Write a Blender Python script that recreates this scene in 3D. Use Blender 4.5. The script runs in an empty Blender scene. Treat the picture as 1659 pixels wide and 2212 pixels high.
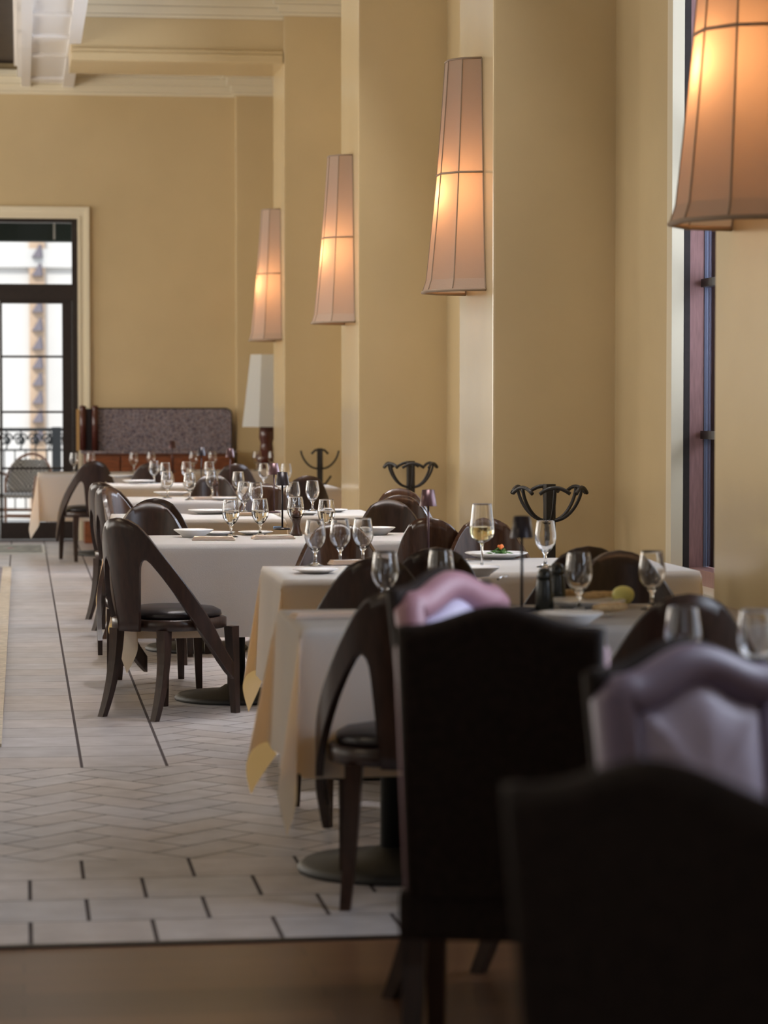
import bpy, bmesh, math, random
from mathutils import Vector, Matrix
random.seed(7)
PI = math.pi
R = math.radians
S = bpy.context.scene
C = S.collection

# ------------------------------------------------------------------ camera
F_PX, CX, CY, H = 5875.0, 829.5, 1106.0, 1.38
YAW = math.atan((CX - 46.0) / F_PX)
PITCH = math.atan((CY - 872.0) / F_PX)
cam_d = bpy.data.cameras.new('camera')
cam = bpy.data.objects.new('camera', cam_d); C.objects.link(cam)
cam.location = (0, 0, H)
cam.rotation_euler = (PI / 2 - PITCH, 0, -YAW)
cam_d.sensor_fit = 'HORIZONTAL'; cam_d.sensor_width = 24.0
cam_d.lens = 24.0 * F_PX / 1659.0
cam_d.clip_end = 200
cam_d.dof.use_dof = True
cam_d.dof.focus_distance = 13.2
cam_d.dof.aperture_fstop = 3.0
S.camera = cam

# ------------------------------------------------------------------ world, sun, exposure
w = bpy.data.worlds.new('sky'); S.world = w; w.use_nodes = True
bg = w.node_tree.nodes['Background']
bg.inputs[0].default_value = (0.86, 0.93, 1.0, 1); bg.inputs[1].default_value = 1.0
S.view_settings.view_transform = 'Standard'
S.view_settings.look = 'None'
S.view_settings.exposure = 0.66
S.view_settings.gamma = 1.0
S.view_settings.use_curve_mapping = False
S.cycles.use_denoising = True
S.cycles.max_bounces = 10; S.cycles.diffuse_bounces = 4; S.cycles.glossy_bounces = 3
S.cycles.transmission_bounces = 8; S.cycles.transparent_max_bounces = 8
S.cycles.caustics_refractive = False; S.cycles.caustics_reflective = False
S.cycles.sample_clamp_indirect = 6.0

def area(name, loc, rot, sx, sy, power, col):
    l = bpy.data.lights.new(name, 'AREA'); l.shape = 'RECTANGLE'; l.size = sx; l.size_y = sy
    l.energy = power; l.color = col
    o = bpy.data.objects.new(name, l); C.objects.link(o)
    o.location = loc; o.rotation_euler = rot
    return o
COOL = (0.80, 0.87, 1.0); WARM = (1.0, 0.82, 0.58); DAY = (1.0, 0.95, 0.88)
XP, XW, XG = 2.33, 2.95, 3.04          # pier face, window wall, glass plane
PIER_N = [24.2, 18.80, 13.37, 7.95, 2.5]   # near faces of the piers
PIER_T = 1.05
# daylight entering through the windows of the right wall, one per bay
for yb, pw in ((21.9, 100), (16.4, 125), (10.9, 78), (5.7, 85), (0.6, 10)):
    area('window_daylight', (XG + 0.26, yb, 2.9), (0, R(82), 0), 3.0, 2.2, pw, COOL)
# area lights standing in for unseen daylight from the left and behind the camera
for yb, pw in ((3.0, 15), (9.0, 22), (15.0, 66), (21.0, 125), (25.4, 130)):
    area('window_daylight', (-5.85, yb, 2.3), (0, R(-90), 0), 2.6, 3.0, pw, DAY)
area('window_daylight', (0.3, -3.8, 2.3), (R(90), 0, 0), 4.0, 2.4, 16, COOL)
# warm house lights of the left half of the hall, up under the ceiling
for yb, pw in ((6.0, 20), (12.0, 27), (18.0, 28), (24.0, 28)):
    area('house_light', (-3.2, yb, 4.6), (0, R(-28), 0), 0.9, 0.9, pw, WARM)
# overhead fill, added unseen to brighten the two rows of table tops
for yb, pw in ((10.4, 3.5), (12.8, 6), (15.4, 7), (18.2, 7), (21.4, 7), (24.9, 7)):
    for xb in (1.1, 1.95):
        dl = area('table_fill', (xb, yb, 5.36), (0, 0, 0), 0.25, 0.25, pw, (1.0, 0.96, 0.93)); dl.data.spread = R(46)
sun_d = bpy.data.lights.new('sun', 'SUN'); sun_d.energy = 2.0; sun_d.angle = R(0.6); sun_d.color = (1, 0.95, 0.86)
sun = bpy.data.objects.new('sun', sun_d); C.objects.link(sun)
sun.rotation_euler = (R(48), 0, R(-24))

# ------------------------------------------------------------------ survey helpers
def W(xe, ze):
    """hall coordinates of a point surveyed as offset from the aisle axis and range from the viewer"""
    return (math.cos(YAW) * xe, ze / math.cos(YAW) - math.sin(YAW) * xe)
def at(u, v, z):
    fw = Vector((math.sin(YAW) * math.cos(PITCH), math.cos(YAW) * math.cos(PITCH), -math.sin(PITCH)))
    rt = Vector((math.cos(YAW), -math.sin(YAW), 0)); up = rt.cross(fw)
    d = fw + rt * ((u - CX) / F_PX) - up * ((v - CY) / F_PX)
    t = (z - H) / d.z
    return (d.x * t, d.y * t)
def atY(u, v, Y):
    fw = Vector((math.sin(YAW) * math.cos(PITCH), math.cos(YAW) * math.cos(PITCH), -math.sin(PITCH)))
    rt = Vector((math.cos(YAW), -math.sin(YAW), 0)); up = rt.cross(fw)
    d = fw + rt * ((u - CX) / F_PX) - up * ((v - CY) / F_PX)
    t = Y / d.y
    return (d.x * t, H + d.z * t)

# ------------------------------------------------------------------ materials
def mat(name, col, rough=0.5, spec=0.5, metal=0.0, noise=0.0, nscale=20, bump=0.0, bscale=60, stretch=None, **kw):
    m = bpy.data.materials.new(name); m.use_nodes = True
    nt = m.node_tree; b = nt.nodes['Principled BSDF']
    b.inputs['Base Color'].default_value = (*col, 1)
    b.inputs['Roughness'].default_value = rough
    b.inputs['Specular IOR Level'].default_value = spec
    b.inputs['Metallic'].default_value = metal
    for k, v in kw.items():
        b.inputs[k.replace('_', ' ')].default_value = v
    if noise or bump:
        tc = nt.nodes.new('ShaderNodeTexCoord'); mp = nt.nodes.new('ShaderNodeMapping')
        nt.links.new(tc.outputs['Object'], mp.inputs[0])
        if stretch: mp.inputs['Scale'].default_value = stretch
    if noise:
        n = nt.nodes.new('ShaderNodeTexNoise'); n.inputs['Scale'].default_value = nscale; n.inputs['Detail'].default_value = 4
        nt.links.new(mp.outputs[0], n.inputs['Vector'])
        r = nt.nodes.new('ShaderNodeValToRGB')
        r.color_ramp.elements[0].position = 0.3; r.color_ramp.elements[1].position = 0.7
        r.color_ramp.elements[0].color = (*[c * (1 - noise) for c in col], 1)
        r.color_ramp.elements[1].color = (*[min(1, c * (1 + noise)) for c in col], 1)
        nt.links.new(n.outputs['Fac'], r.inputs[0]); nt.links.new(r.outputs[0], b.inputs['Base Color'])
    if bump:
        n2 = nt.nodes.new('ShaderNodeTexNoise'); n2.inputs['Scale'].default_value = bscale
        nt.links.new(mp.outputs[0], n2.inputs['Vector'])
        bp = nt.nodes.new('ShaderNodeBump'); bp.inputs['Strength'].default_value = bump; bp.inputs['Distance'].default_value = 0.01
        nt.links.new(n2.outputs['Fac'], bp.inputs['Height']); nt.links.new(bp.outputs[0], b.inputs['Normal'])
    return m

def translucent(name, col, tcol, fac, bump=0.0, bscale=200, rough=0.9):
    m = bpy.data.materials.new(name); m.use_nodes = True
    nt = m.node_tree; nt.nodes.clear()
    out = nt.nodes.new('ShaderNodeOutputMaterial'); mx = nt.nodes.new('ShaderNodeMixShader')
    d = nt.nodes.new('ShaderNodeBsdfDiffuse'); t = nt.nodes.new('ShaderNodeBsdfTranslucent')
    d.inputs[0].default_value = (*col, 1); t.inputs[0].default_value = (*tcol, 1); mx.inputs[0].default_value = fac
    nt.links.new(d.outputs[0], mx.inputs[1]); nt.links.new(t.outputs[0], mx.inputs[2]); nt.links.new(mx.outputs[0], out.inputs[0])
    if bump:
        tc = nt.nodes.new('ShaderNodeTexCoord')
        n2 = nt.nodes.new('ShaderNodeTexNoise'); n2.inputs['Scale'].default_value = bscale
        nt.links.new(tc.outputs['Object'], n2.inputs['Vector'])
        bp = nt.nodes.new('ShaderNodeBump'); bp.inputs['Strength'].default_value = bump; bp.inputs['Distance'].default_value = 0.004
        nt.links.new(n2.outputs['Fac'], bp.inputs['Height']); nt.links.new(bp.outputs[0], d.inputs['Normal'])
    return m

M = {}
M['wall'] = mat('wall paint', (0.62, 0.49, 0.29), rough=0.19, spec=0.5, noise=0.04, nscale=1.5, bump=0.01, bscale=90)
M['trim'] = mat('cream trim', (0.78, 0.71, 0.55), rough=0.22)
M['white_beam'] = mat('white beam paint', (0.78, 0.75, 0.72), rough=0.5)
M['dark_ceiling'] = mat('dark timber ceiling', (0.03, 0.018, 0.012), rough=0.6, noise=0.3, nscale=8)
M['ceiling'] = mat('ceiling paint', (0.72, 0.62, 0.42), rough=0.8)
M['grout'] = mat('grout', (0.055, 0.042, 0.046), rough=0.8)
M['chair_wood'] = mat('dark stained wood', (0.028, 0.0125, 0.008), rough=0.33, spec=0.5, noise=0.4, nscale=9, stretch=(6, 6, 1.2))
M['brown_lit_wood'] = mat('brown lit lacquered wood', (0.05, 0.021, 0.011), rough=0.22, spec=0.5, noise=0.35, nscale=9, stretch=(6, 6, 1.0))  # dark chair wood as it looks lit, put into the colour; table tops share it
M['leather'] = mat('black leather', (0.016, 0.012, 0.013), rough=0.3, bump=0.08, bscale=160)
M['uphol_dark'] = mat('dark brown upholstery', (0.020, 0.013, 0.011), rough=0.7, spec=0.2, noise=0.3, nscale=60)
M['lit_mauve'] = mat('mauve upholstery', (0.38, 0.20, 0.245), rough=0.45, spec=0.5)  # pinkish light on the chair roll put into its colour
M['lit_plum'] = mat('grey plum upholstery', (0.24, 0.19, 0.28), rough=0.42, spec=0.5)  # same roll upholstery, recoloured for the cooler light on these chairs
M['lavender'] = mat('lavender sheen upholstery', (0.54, 0.49, 0.66), rough=0.42, spec=0.5)  # window sheen on the padded front put into the colour
M['iron'] = mat('black iron', (0.014, 0.012, 0.012), rough=0.5, noise=0.3, nscale=80)
M['base_iron'] = mat('cast table base', (0.018, 0.018, 0.018), rough=0.55, bump=0.15, bscale=120)
M['cloth'] = translucent('white table linen', (0.80, 0.77, 0.74), (0.92, 0.66, 0.27), 0.50, bump=0.25, bscale=260)
M['shade'] = translucent('lamp shade linen', (0.58, 0.52, 0.47), (0.72, 0.50, 0.33), 0.5, bump=0.25, bscale=160)
M['shade_seam'] = mat('shade seam tape', (0.36, 0.27, 0.20), rough=0.9)
M['white_shade'] = translucent('white lamp shade', (0.78, 0.80, 0.80), (0.8, 0.8, 0.76), 0.35)
M['china'] = mat('white china', (0.80, 0.79, 0.78), rough=0.12)
M['glass'] = mat('clear glass', (1, 1, 1), rough=0.0, Transmission_Weight=1.0, IOR=1.45)
M['water'] = mat('water', (1, 1, 1), rough=0.0, Transmission_Weight=1.0, IOR=1.33)
M['wine'] = mat('white wine', (0.95, 0.88, 0.52), rough=0.0, Transmission_Weight=1.0, IOR=1.33)
M['lamp_metal'] = mat('bronze lamp metal', (0.085, 0.045, 0.05), rough=0.32, metal=0.6)
M['lamp_dark'] = mat('dark lamp metal', (0.02, 0.015, 0.02), rough=0.35, metal=0.3)
M['mill'] = mat('dark walnut mill', (0.05, 0.02, 0.012), rough=0.25)
M['mill_black'] = mat('black mill', (0.012, 0.014, 0.012), rough=0.2)
M['steel'] = mat('steel', (0.6, 0.6, 0.62), rough=0.2, metal=1.0)
M['bread'] = mat('bread crust', (0.52, 0.35, 0.17), rough=0.8, noise=0.3, nscale=60)
M['lemon'] = mat('lemon rind', (0.72, 0.68, 0.22), rough=0.5)
M['greens'] = mat('salad greens', (0.07, 0.20, 0.03), rough=0.5, noise=0.4, nscale=80)
M['garnish'] = mat('orange garnish', (0.75, 0.18, 0.03), rough=0.5)
M['sauce'] = mat('dark sauce', (0.03, 0.015, 0.02), rough=0.3)
M['blue'] = mat('blue wrapper', (0.25, 0.42, 0.75), rough=0.4)
M['door_frame'] = mat('dark bronze door frame', (0.016, 0.010, 0.009), rough=0.45, noise=0.3, nscale=30)
M['win_wood'] = mat('window mahogany', (0.30, 0.165, 0.16), rough=0.35, noise=0.15, nscale=12, stretch=(8, 8, 1))
M['sky_glint'] = mat('blue grey glazing bead', (0.12, 0.13, 0.19), rough=0.3)  # sky reflected in the glass, painted as a blue grey strip
M['station_wood'] = mat('cherry cabinet wood', (0.20, 0.062, 0.024), rough=0.3, noise=0.35, nscale=7, stretch=(1.5, 8, 8))
M['post_wood'] = mat('red brown turned wood', (0.075, 0.02, 0.014), rough=0.2)
M['gold'] = mat('gilt edge', (0.45, 0.27, 0.10), rough=0.4)
M['rug'] = mat('grey rug', (0.20, 0.18, 0.20), rough=0.9, noise=0.25, nscale=18)
M['rug_edge'] = mat('cream rug border', (0.48, 0.42, 0.34), rough=0.9, noise=0.2, nscale=25)
M['mat_grey'] = mat('door mat pile', (0.27, 0.30, 0.31), rough=0.95, noise=0.5, nscale=14)
M['mat_edge'] = mat('door mat rim', (0.62, 0.65, 0.68), rough=0.6)
M['mat_pink'] = mat('pink emblem', (0.62, 0.14, 0.25), rough=0.9)
M['terrace'] = mat('terrace paving', (0.45, 0.42, 0.38), rough=0.8, noise=0.15, nscale=3)
M['facade'] = mat('pale facade stucco', (0.62, 0.60, 0.57), rough=0.9, noise=0.06, nscale=0.8)
M['facade_tan'] = mat('tan facade band', (0.50, 0.36, 0.25), rough=0.9, noise=0.15, nscale=3)
M['facade_grey'] = mat('grey stone ornament', (0.17, 0.15, 0.17), rough=0.9)
M['awning'] = mat('dark green awning', (0.035, 0.05, 0.045), rough=0.8)
M['rail_iron'] = mat('wrought iron railing', (0.06, 0.065, 0.07), rough=0.6)
M['rattan'] = mat('rattan', (0.40, 0.22, 0.15), rough=0.5)
def weave():
    m = bpy.data.materials.new('woven wicker'); m.use_nodes = True
    nt = m.node_tree; b = nt.nodes['Principled BSDF']; b.inputs['Roughness'].default_value = 0.6
    tc = nt.nodes.new('ShaderNodeTexCoord'); ck = nt.nodes.new('ShaderNodeTexChecker')
    ck.inputs['Scale'].default_value = 45
    ck.inputs[1].default_value = (0.75, 0.72, 0.68, 1); ck.inputs[2].default_value = (0.08, 0.07, 0.08, 1)
    nt.links.new(tc.outputs['Object'], ck.inputs[0]); nt.links.new(ck.outputs[0], b.inputs['Base Color'])
    return m
M['wicker'] = weave()
def pane_glass():
    m = bpy.data.materials.new('window pane glass'); m.use_nodes = True
    nt = m.node_tree; nt.nodes.clear()
    out = nt.nodes.new('ShaderNodeOutputMaterial'); mx = nt.nodes.new('ShaderNodeMixShader')
    t = nt.nodes.new('ShaderNodeBsdfTransparent'); g = nt.nodes.new('ShaderNodeBsdfGlossy'); fr = nt.nodes.new('ShaderNodeFresnel')
    t.inputs[0].default_value = (0.97, 0.98, 1, 1); g.inputs['Roughness'].default_value = 0.01; fr.inputs[0].default_value = 1.2
    nt.links.new(fr.outputs[0], mx.inputs[0]); nt.links.new(t.outputs[0], mx.inputs[1]); nt.links.new(g.outputs[0], mx.inputs[2])
    nt.links.new(mx.outputs[0], out.inputs[0])
    return m
M['pane'] = pane_glass()
def granite():
    m = bpy.data.materials.new('speckled granite'); m.use_nodes = True
    nt = m.node_tree; b = nt.nodes['Principled BSDF']; b.inputs['Roughness'].default_value = 0.25
    tc = nt.nodes.new('ShaderNodeTexCoord'); v = nt.nodes.new('ShaderNodeTexVoronoi'); v.inputs['Scale'].default_value = 75
    r = nt.nodes.new('ShaderNodeValToRGB'); e = r.color_ramp.elements
    e[0].position = 0.0; e[0].color = (0.03, 0.028, 0.04, 1); e[1].position = 1.0; e[1].color = (0.40, 0.32, 0.31, 1)
    for p, c in ((0.3, (0.11, 0.10, 0.13, 1)), (0.5, (0.26, 0.20, 0.21, 1)), (0.75, (0.24, 0.22, 0.27, 1))):
        q = e.new(p); q.color = c
    nt.links.new(tc.outputs['Object'], v.inputs['Vector']); nt.links.new(v.outputs['Color'], r.inputs[0]); nt.links.new(r.outputs[0], b.inputs['Base Color'])
    return m
M['granite'] = granite()
def tile_mat():
    m = bpy.data.materials.new('stone floor tile'); m.use_nodes = True
    nt = m.node_tree; b = nt.nodes['Principled BSDF']; b.inputs['Roughness'].default_value = 0.34
    a = nt.nodes.new('ShaderNodeAttribute'); a.attribute_name = 'tint'
    tc = nt.nodes.new('ShaderNodeTexCoord'); n = nt.nodes.new('ShaderNodeTexNoise'); n.inputs['Scale'].default_value = 9; n.inputs['Detail'].default_value = 6
    r = nt.nodes.new('ShaderNodeValToRGB'); r.color_ramp.elements[0].position = 0.3; r.color_ramp.elements[1].position = 0.72
    r.color_ramp.elements[0].color = (0.35, 0.325, 0.33, 1); r.color_ramp.elements[1].color = (0.47, 0.445, 0.455, 1)
    mx = nt.nodes.new('ShaderNodeMix'); mx.data_type = 'RGBA'; mx.blend_type = 'MULTIPLY'; mx.inputs[0].default_value = 1.0
    nt.links.new(tc.outputs['Object'], n.inputs['Vector']); nt.links.new(n.outputs['Fac'], r.inputs[0])
    nt.links.new(r.outputs[0], mx.inputs[6]); nt.links.new(a.outputs['Color'], mx.inputs[7]); nt.links.new(mx.outputs[2], b.inputs['Base Color'])
    n3 = nt.nodes.new('ShaderNodeTexNoise'); n3.inputs['Scale'].default_value = 4
    mr = nt.nodes.new('ShaderNodeMapRange'); mr.inputs[3].default_value = 0.26; mr.inputs[4].default_value = 0.46
    nt.links.new(tc.outputs['Object'], n3.inputs['Vector']); nt.links.new(n3.outputs['Fac'], mr.inputs[0]); nt.links.new(mr.outputs[0], b.inputs['Roughness'])
    return m
M['tile'] = tile_mat()
def plank_mat():
    m = bpy.data.materials.new('parquet floor boards'); m.use_nodes = True
    nt = m.node_tree; b = nt.nodes['Principled BSDF']; b.inputs['Roughness'].default_value = 0.3
    tc = nt.nodes.new('ShaderNodeTexCoord'); br = nt.nodes.new('ShaderNodeTexBrick')
    br.inputs['Scale'].default_value = 1; br.inputs['Brick Width'].default_value = 1.4; br.inputs['Row Height'].default_value = 0.12
    br.inputs['Mortar Size'].default_value = 0.002
    br.inputs['Color1'].default_value = (0.15, 0.075, 0.04, 1); br.inputs['Color2'].default_value = (0.075, 0.038, 0.022, 1); br.inputs['Mortar'].default_value = (0.02, 0.01, 0.01, 1)
    nt.links.new(tc.outputs['Object'], br.inputs['Vector']); nt.links.new(br.outputs['Color'], b.inputs['Base Color'])
    return m
M['plank'] = plank_mat()

# ------------------------------------------------------------------ mesh helpers
def bm_box(bm, x0, x1, y0, y1, z0, z1, bevel=0.0, mi=0):
    vs = [bm.verts.new(p) for p in ((x0,y0,z0),(x1,y0,z0),(x1,y1,z0),(x0,y1,z0),(x0,y0,z1),(x1,y0,z1),(x1,y1,z1),(x0,y1,z1))]
    fs = [bm.faces.new([vs[i] for i in q]) for q in ((0,3,2,1),(4,5,6,7),(0,1,5,4),(1,2,6,5),(2,3,7,6),(3,0,4,7))]
    for f in fs: f.material_index = mi
    if bevel:
        es = list({e for f in fs for e in f.edges})
        bmesh.ops.bevel(bm, geom=es, offset=bevel, segments=2, affect='EDGES', profile=0.7)
    return bm
def bm_lathe(bm, prof, n=24, cx=0, cy=0, z0=0, closed=False, smooth=True):
    rings = []
    for r, z in prof:
        if r < 1e-6: rings.append([bm.verts.new((cx, cy, z0 + z))])
        else: rings.append([bm.verts.new((cx + r * math.cos(2*PI*i/n), cy + r * math.sin(2*PI*i/n), z0 + z)) for i in range(n)])
    for a, b in zip(rings, rings[1:]):
        for i in range(n):
            j = (i + 1) % n
            if len(a) == 1 and len(b) == 1: continue
            if len(a) == 1: f = bm.faces.new((a[0], b[j], b[i]))
            elif len(b) == 1: f = bm.faces.new((a[i], a[j], b[0]))
            else: f = bm.faces.new((a[i], a[j], b[j], b[i]))
            f.smooth = smooth
    return bm
def bm_tube(bm, pts, rad, n=8, caps=True):
    pts = [Vector(p) for p in pts]
    rads = rad if isinstance(rad, (list, tuple)) else [rad] * len(pts)
    rings = []; prev = None
    for i, p in enumerate(pts):
        t = (pts[min(i+1, len(pts)-1)] - pts[max(i-1, 0)]).normalized()
        if prev is None:
            a = t.cross(Vector((0,0,1)))
            if a.length < 1e-3: a = t.cross(Vector((1,0,0)))
            a.normalize()
        else:
            a = prev - t * prev.dot(t); a.normalize()
        prev = a; b = t.cross(a)
        rings.append([bm.verts.new(p + (a * math.cos(2*PI*k/n) + b * math.sin(2*PI*k/n)) * rads[i]) for k in range(n)])
    for r0, r1 in zip(rings, rings[1:]):
        for k in range(n):
            f = bm.faces.new((r0[k], r0[(k+1)%n], r1[(k+1)%n], r1[k])); f.smooth = True
    if caps:
        bm.faces.new(rings[0][::-1]); bm.faces.new(rings[-1])
    return bm
def bm_loft(bm, rings, caps=True, smooth=True, cyc=True):
    vr = [[bm.verts.new(p) for p in r] for r in rings]; n = len(vr[0])
    for a, b in zip(vr, vr[1:]):
        for k in range(n if cyc else n - 1):
            f = bm.faces.new((a[k], a[(k+1)%n], b[(k+1)%n], b[k])); f.smooth = smooth
    if caps:
        bm.faces.new(vr[0][::-1]); bm.faces.new(vr[-1])
    return bm
def obj(name, bm, m, parent=None, loc=None, mods=None):
    bmesh.ops.recalc_face_normals(bm, faces=bm.faces[:])
    me = bpy.data.meshes.new(name); bm.to_mesh(me); bm.free()
    for mm in (m if isinstance(m, (list, tuple)) else [m]): me.materials.append(M[mm] if isinstance(mm, str) else mm)
    o = bpy.data.objects.new(name, me); C.objects.link(o)
    if parent: o.parent = parent
    if loc: o.location = loc
    return o
def tag(o, label, cat, group=None):
    o['label'] = label; o['category'] = cat
    if group: o['group'] = group
    return o
def struct(name, bm, m, parent=None):
    o = obj(name, bm, m, parent)
    if not parent: o['kind'] = 'structure'
    return o
def empty(name):
    o = bpy.data.objects.new(name, None); C.objects.link(o); o.empty_display_size = 0.05
    return o
def dup(o, parent=None):
    c = o.copy(); C.objects.link(c)
    if parent: c.parent = parent
    for ch in list(o.children): dup(ch, c)
    return c
PROTO = {}
def put(builder, loc, rz, label, cat, group=None, *args):
    key = (builder.__name__,) + args
    if key in PROTO: o = dup(PROTO[key])
    else: o = PROTO[key] = builder(*args)
    if 'group' in o: del o['group']
    o.location = loc; o.rotation_euler = (0, 0, rz)
    return tag(o, label, cat, group)
def new(): return bmesh.new()
def interp(x, tab):
    if x <= tab[0][0]: return tab[0][1]
    for (a, fa), (b, fb) in zip(tab, tab[1:]):
        if x <= b:
            t = (x - a) / (b - a); return fa + (fb - fa) * t
    return tab[-1][1]

# ================================================================== THE SETTING
T = 0.3228
X_L1, X_L2 = 0.222, 0.545
Y_WOOD, Y_BOND, Y_HERR = 6.93, 8.222, 10.34
YB = 27.62                               # back wall
def tile_poly(bm, pts, lay, z=0.0):
    if len(pts) < 3: return
    t = 1.0 + random.uniform(-0.09, 0.07); wrm = random.uniform(-0.03, 0.03)
    f = bm.faces.new([bm.verts.new((p[0], p[1], z)) for p in pts])
    for l in f.loops: l[lay] = (t + wrm, t, t - wrm, 1)
def clip(poly, axis, lim, keep_less):
    out = []
    for i in range(len(poly)):
        a, b = poly[i], poly[(i+1) % len(poly)]
        ia = (a[axis] <= lim) == keep_less; ib = (b[axis] <= lim) == keep_less
        if ia: out.append(a)
        if ia != ib:
            t = (lim - a[axis]) / (b[axis] - a[axis])
            out.append((a[0] + (b[0]-a[0]) * t, a[1] + (b[1]-a[1]) * t))
    return out
bm = new(); lay = bm.loops.layers.float_color.new('tint')
gx, gy = 0.0115, 0.006
for r_ in range(4):                       # four rows in running bond next to the boards
    y1 = Y_BOND - r_ * T; y0 = y1 - T
    off = (0.173, 0.018)[r_ % 2]
    for k in range(-22, 12):
        x0 = off + k * T
        p = [(x0 + gx/2, y0 + gy/2), (x0 + T - gx/2, y0 + gy/2), (x0 + T - gx/2, y1 - gy/2), (x0 + gx/2, y1 - gy/2)]
        tile_poly(bm, [q for q in p], lay)
for k in range(54):                       # stacked tiles of the aisle
    y0 = Y_HERR + k * T
    if y0 + T > YB: break
    for j in range(-18, 1):
        x0 = X_L1 + (j - 0) * T
        tile_poly(bm, [(x0 + gx/2, y0 + gy/2), (x0 + T - gx/2, y0 + gy/2), (x0 + T - gx/2, y0 + T - gy/2), (x0 + gx/2, y0 + T - gy/2)], lay)
def herring(x0, x1, y0, y1):
    Lh, wh, g = T, T / 2, 0.0062
    c, s = math.cos(PI/4), math.sin(PI/4)
    N = int(max(x1 - x0, y1 - y0) / wh) + 8
    def emit(a0, a1, b0, b1):
        q = [(a0 + g/2, b0 + g/2), (a1 - g/2, b0 + g/2), (a1 - g/2, b1 - g/2), (a0 + g/2, b1 - g/2)]
        p = [(0.05 + a * c - b * s, y0 + a * s + b * c) for a, b in q]
        if max(v[0] for v in p) < x0 or min(v[0] for v in p) > x1 or max(v[1] for v in p) < y0 or min(v[1] for v in p) > y1: return
        for ax, lim, kl in ((0, x0, False), (0, x1, True), (1, y0, False), (1, y1, True)):
            p = clip(p, ax, lim, kl)
            if len(p) < 3: return
        tile_poly(bm, p, lay)
    M_ = N * 2
    for i in range(-M_, M_):
        for j in range(-M_, M_):
            # 2:1 herringbone lattice: vectors (w, w) and (2w, -2w)
            a = i * wh + j * 2 * wh; b = i * wh - j * 2 * wh
            if abs(a) > 40 or abs(b) > 40: continue
            emit(a, a + Lh, b, b + wh)
            emit(a, a + wh, b + wh, b + wh + Lh)
herring(-6.0, XW, Y_BOND, Y_HERR - 0.004)
herring(X_L2 + 0.006, XW, Y_HERR, YB)
bm2 = new(); bm_box(bm2, -6.05, 3.3, Y_WOOD, YB + 0.3, -0.3, -0.003)
struct('floor', bm2, 'grout')
fo = struct('floor', bm, 'tile')
bm = new(); bm_box(bm, -6.05, 3.3, -4.2, Y_WOOD - 0.03, -0.3, 0.0); struct('floor', bm, 'plank')
bm = new(); bm_box(bm, -6.05, 3.3, Y_WOOD - 0.03, Y_WOOD, -0.3, 0.006); struct('trim_1', bm, 'door_frame')

# back wall with the terrace door opening
dxR, dzT = atY(167, 473, YB); _, dzB = atY(100, 1168, YB); dxR += 0.0
DXL = -1.02
bm = new()
bm_box(bm, -6.05, DXL, YB, YB + 0.28, 0, 5.6); bm_box(bm, dxR, 3.3, YB, YB + 0.28, 0, 5.6); bm_box(bm, DXL, dxR, YB, YB + 0.28, dzT, 5.6)
struct('wall_back', bm, 'wall')
# door casing, stepped moulding
bm = new()
for (o0, o1, d_) in ((0, 0.03, 0.03), (0.03, 0.085, 0.022), (0.085, 0.118, 0.042)):
    bm_box(bm, dxR + o0, dxR + o1, YB - d_, YB - .001, 0, dzT + o1); bm_box(bm, DXL - o1, DXL - o0, YB - d_, YB - .001, 0, dzT + o1)
    bm_box(bm, DXL - o0, dxR + o0, YB - d_, YB - .001, dzT + o0, dzT + o1)
struct('trim_2', bm, 'trim')
# right wall: window wall with openings, and the piers
WZ0, WZ1 = 0.575, 4.6
bays = []                                   # y ranges of the window openings
prev = -4.2
bm = new()
pn = PIER_N[::-1]
edges = []
for i, n_ in enumerate(pn): edges.append((n_, n_ + PIER_T))
open_y = [(-1.6, 1.5), (4.55, 7.05), (9.7, 12.02), (15.2, 17.4), (20.65, 22.8)]
y = -4.2
for a, b in open_y:
    bm_box(bm, XW, 3.3, y, a, 0, 5.6); bm_box(bm, XW, 3.3, a, b, 0, WZ0); bm_box(bm, XW, 3.3, a, b, WZ1, 5.6); y = b
bm_box(bm, XW, 3.3, y, YB + 0.28, 0, 5.6)
struct('wall_right', bm, 'wall')
for i, (a, b) in enumerate(edges):
    bm = new(); bm_box(bm, XP, XW + 0.02, a, b, 0, 5.4, bevel=0.012); struct('wall_pier', bm, 'wall')
bm = new(); bm_box(bm, 2.16, XW, YB - 0.16, YB + 0.02, 0, 5.4, bevel=0.01); struct('wall_pier', bm, 'wall')
bm = new(); bm_box(bm, -6.3, -6.05, -4.2, YB + 0.28, 0, 5.6); struct('wall_left', bm, 'wall')
bm = new(); bm_box(bm, -6.3, 3.3, -4.45, -4.2, 0, 5.6); struct('wall_front', bm, 'wall')
# ceiling
bm = new(); bm_box(bm, -0.06, 3.3, -4.45, YB + 0.28, 5.4, 5.65); struct('ceiling', bm, 'ceiling')
bm = new(); bm_box(bm, -6.3, -0.055, -4.45, YB + 0.28, 4.78, 5.65); struct('ceiling', bm, 'dark_ceiling')
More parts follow.
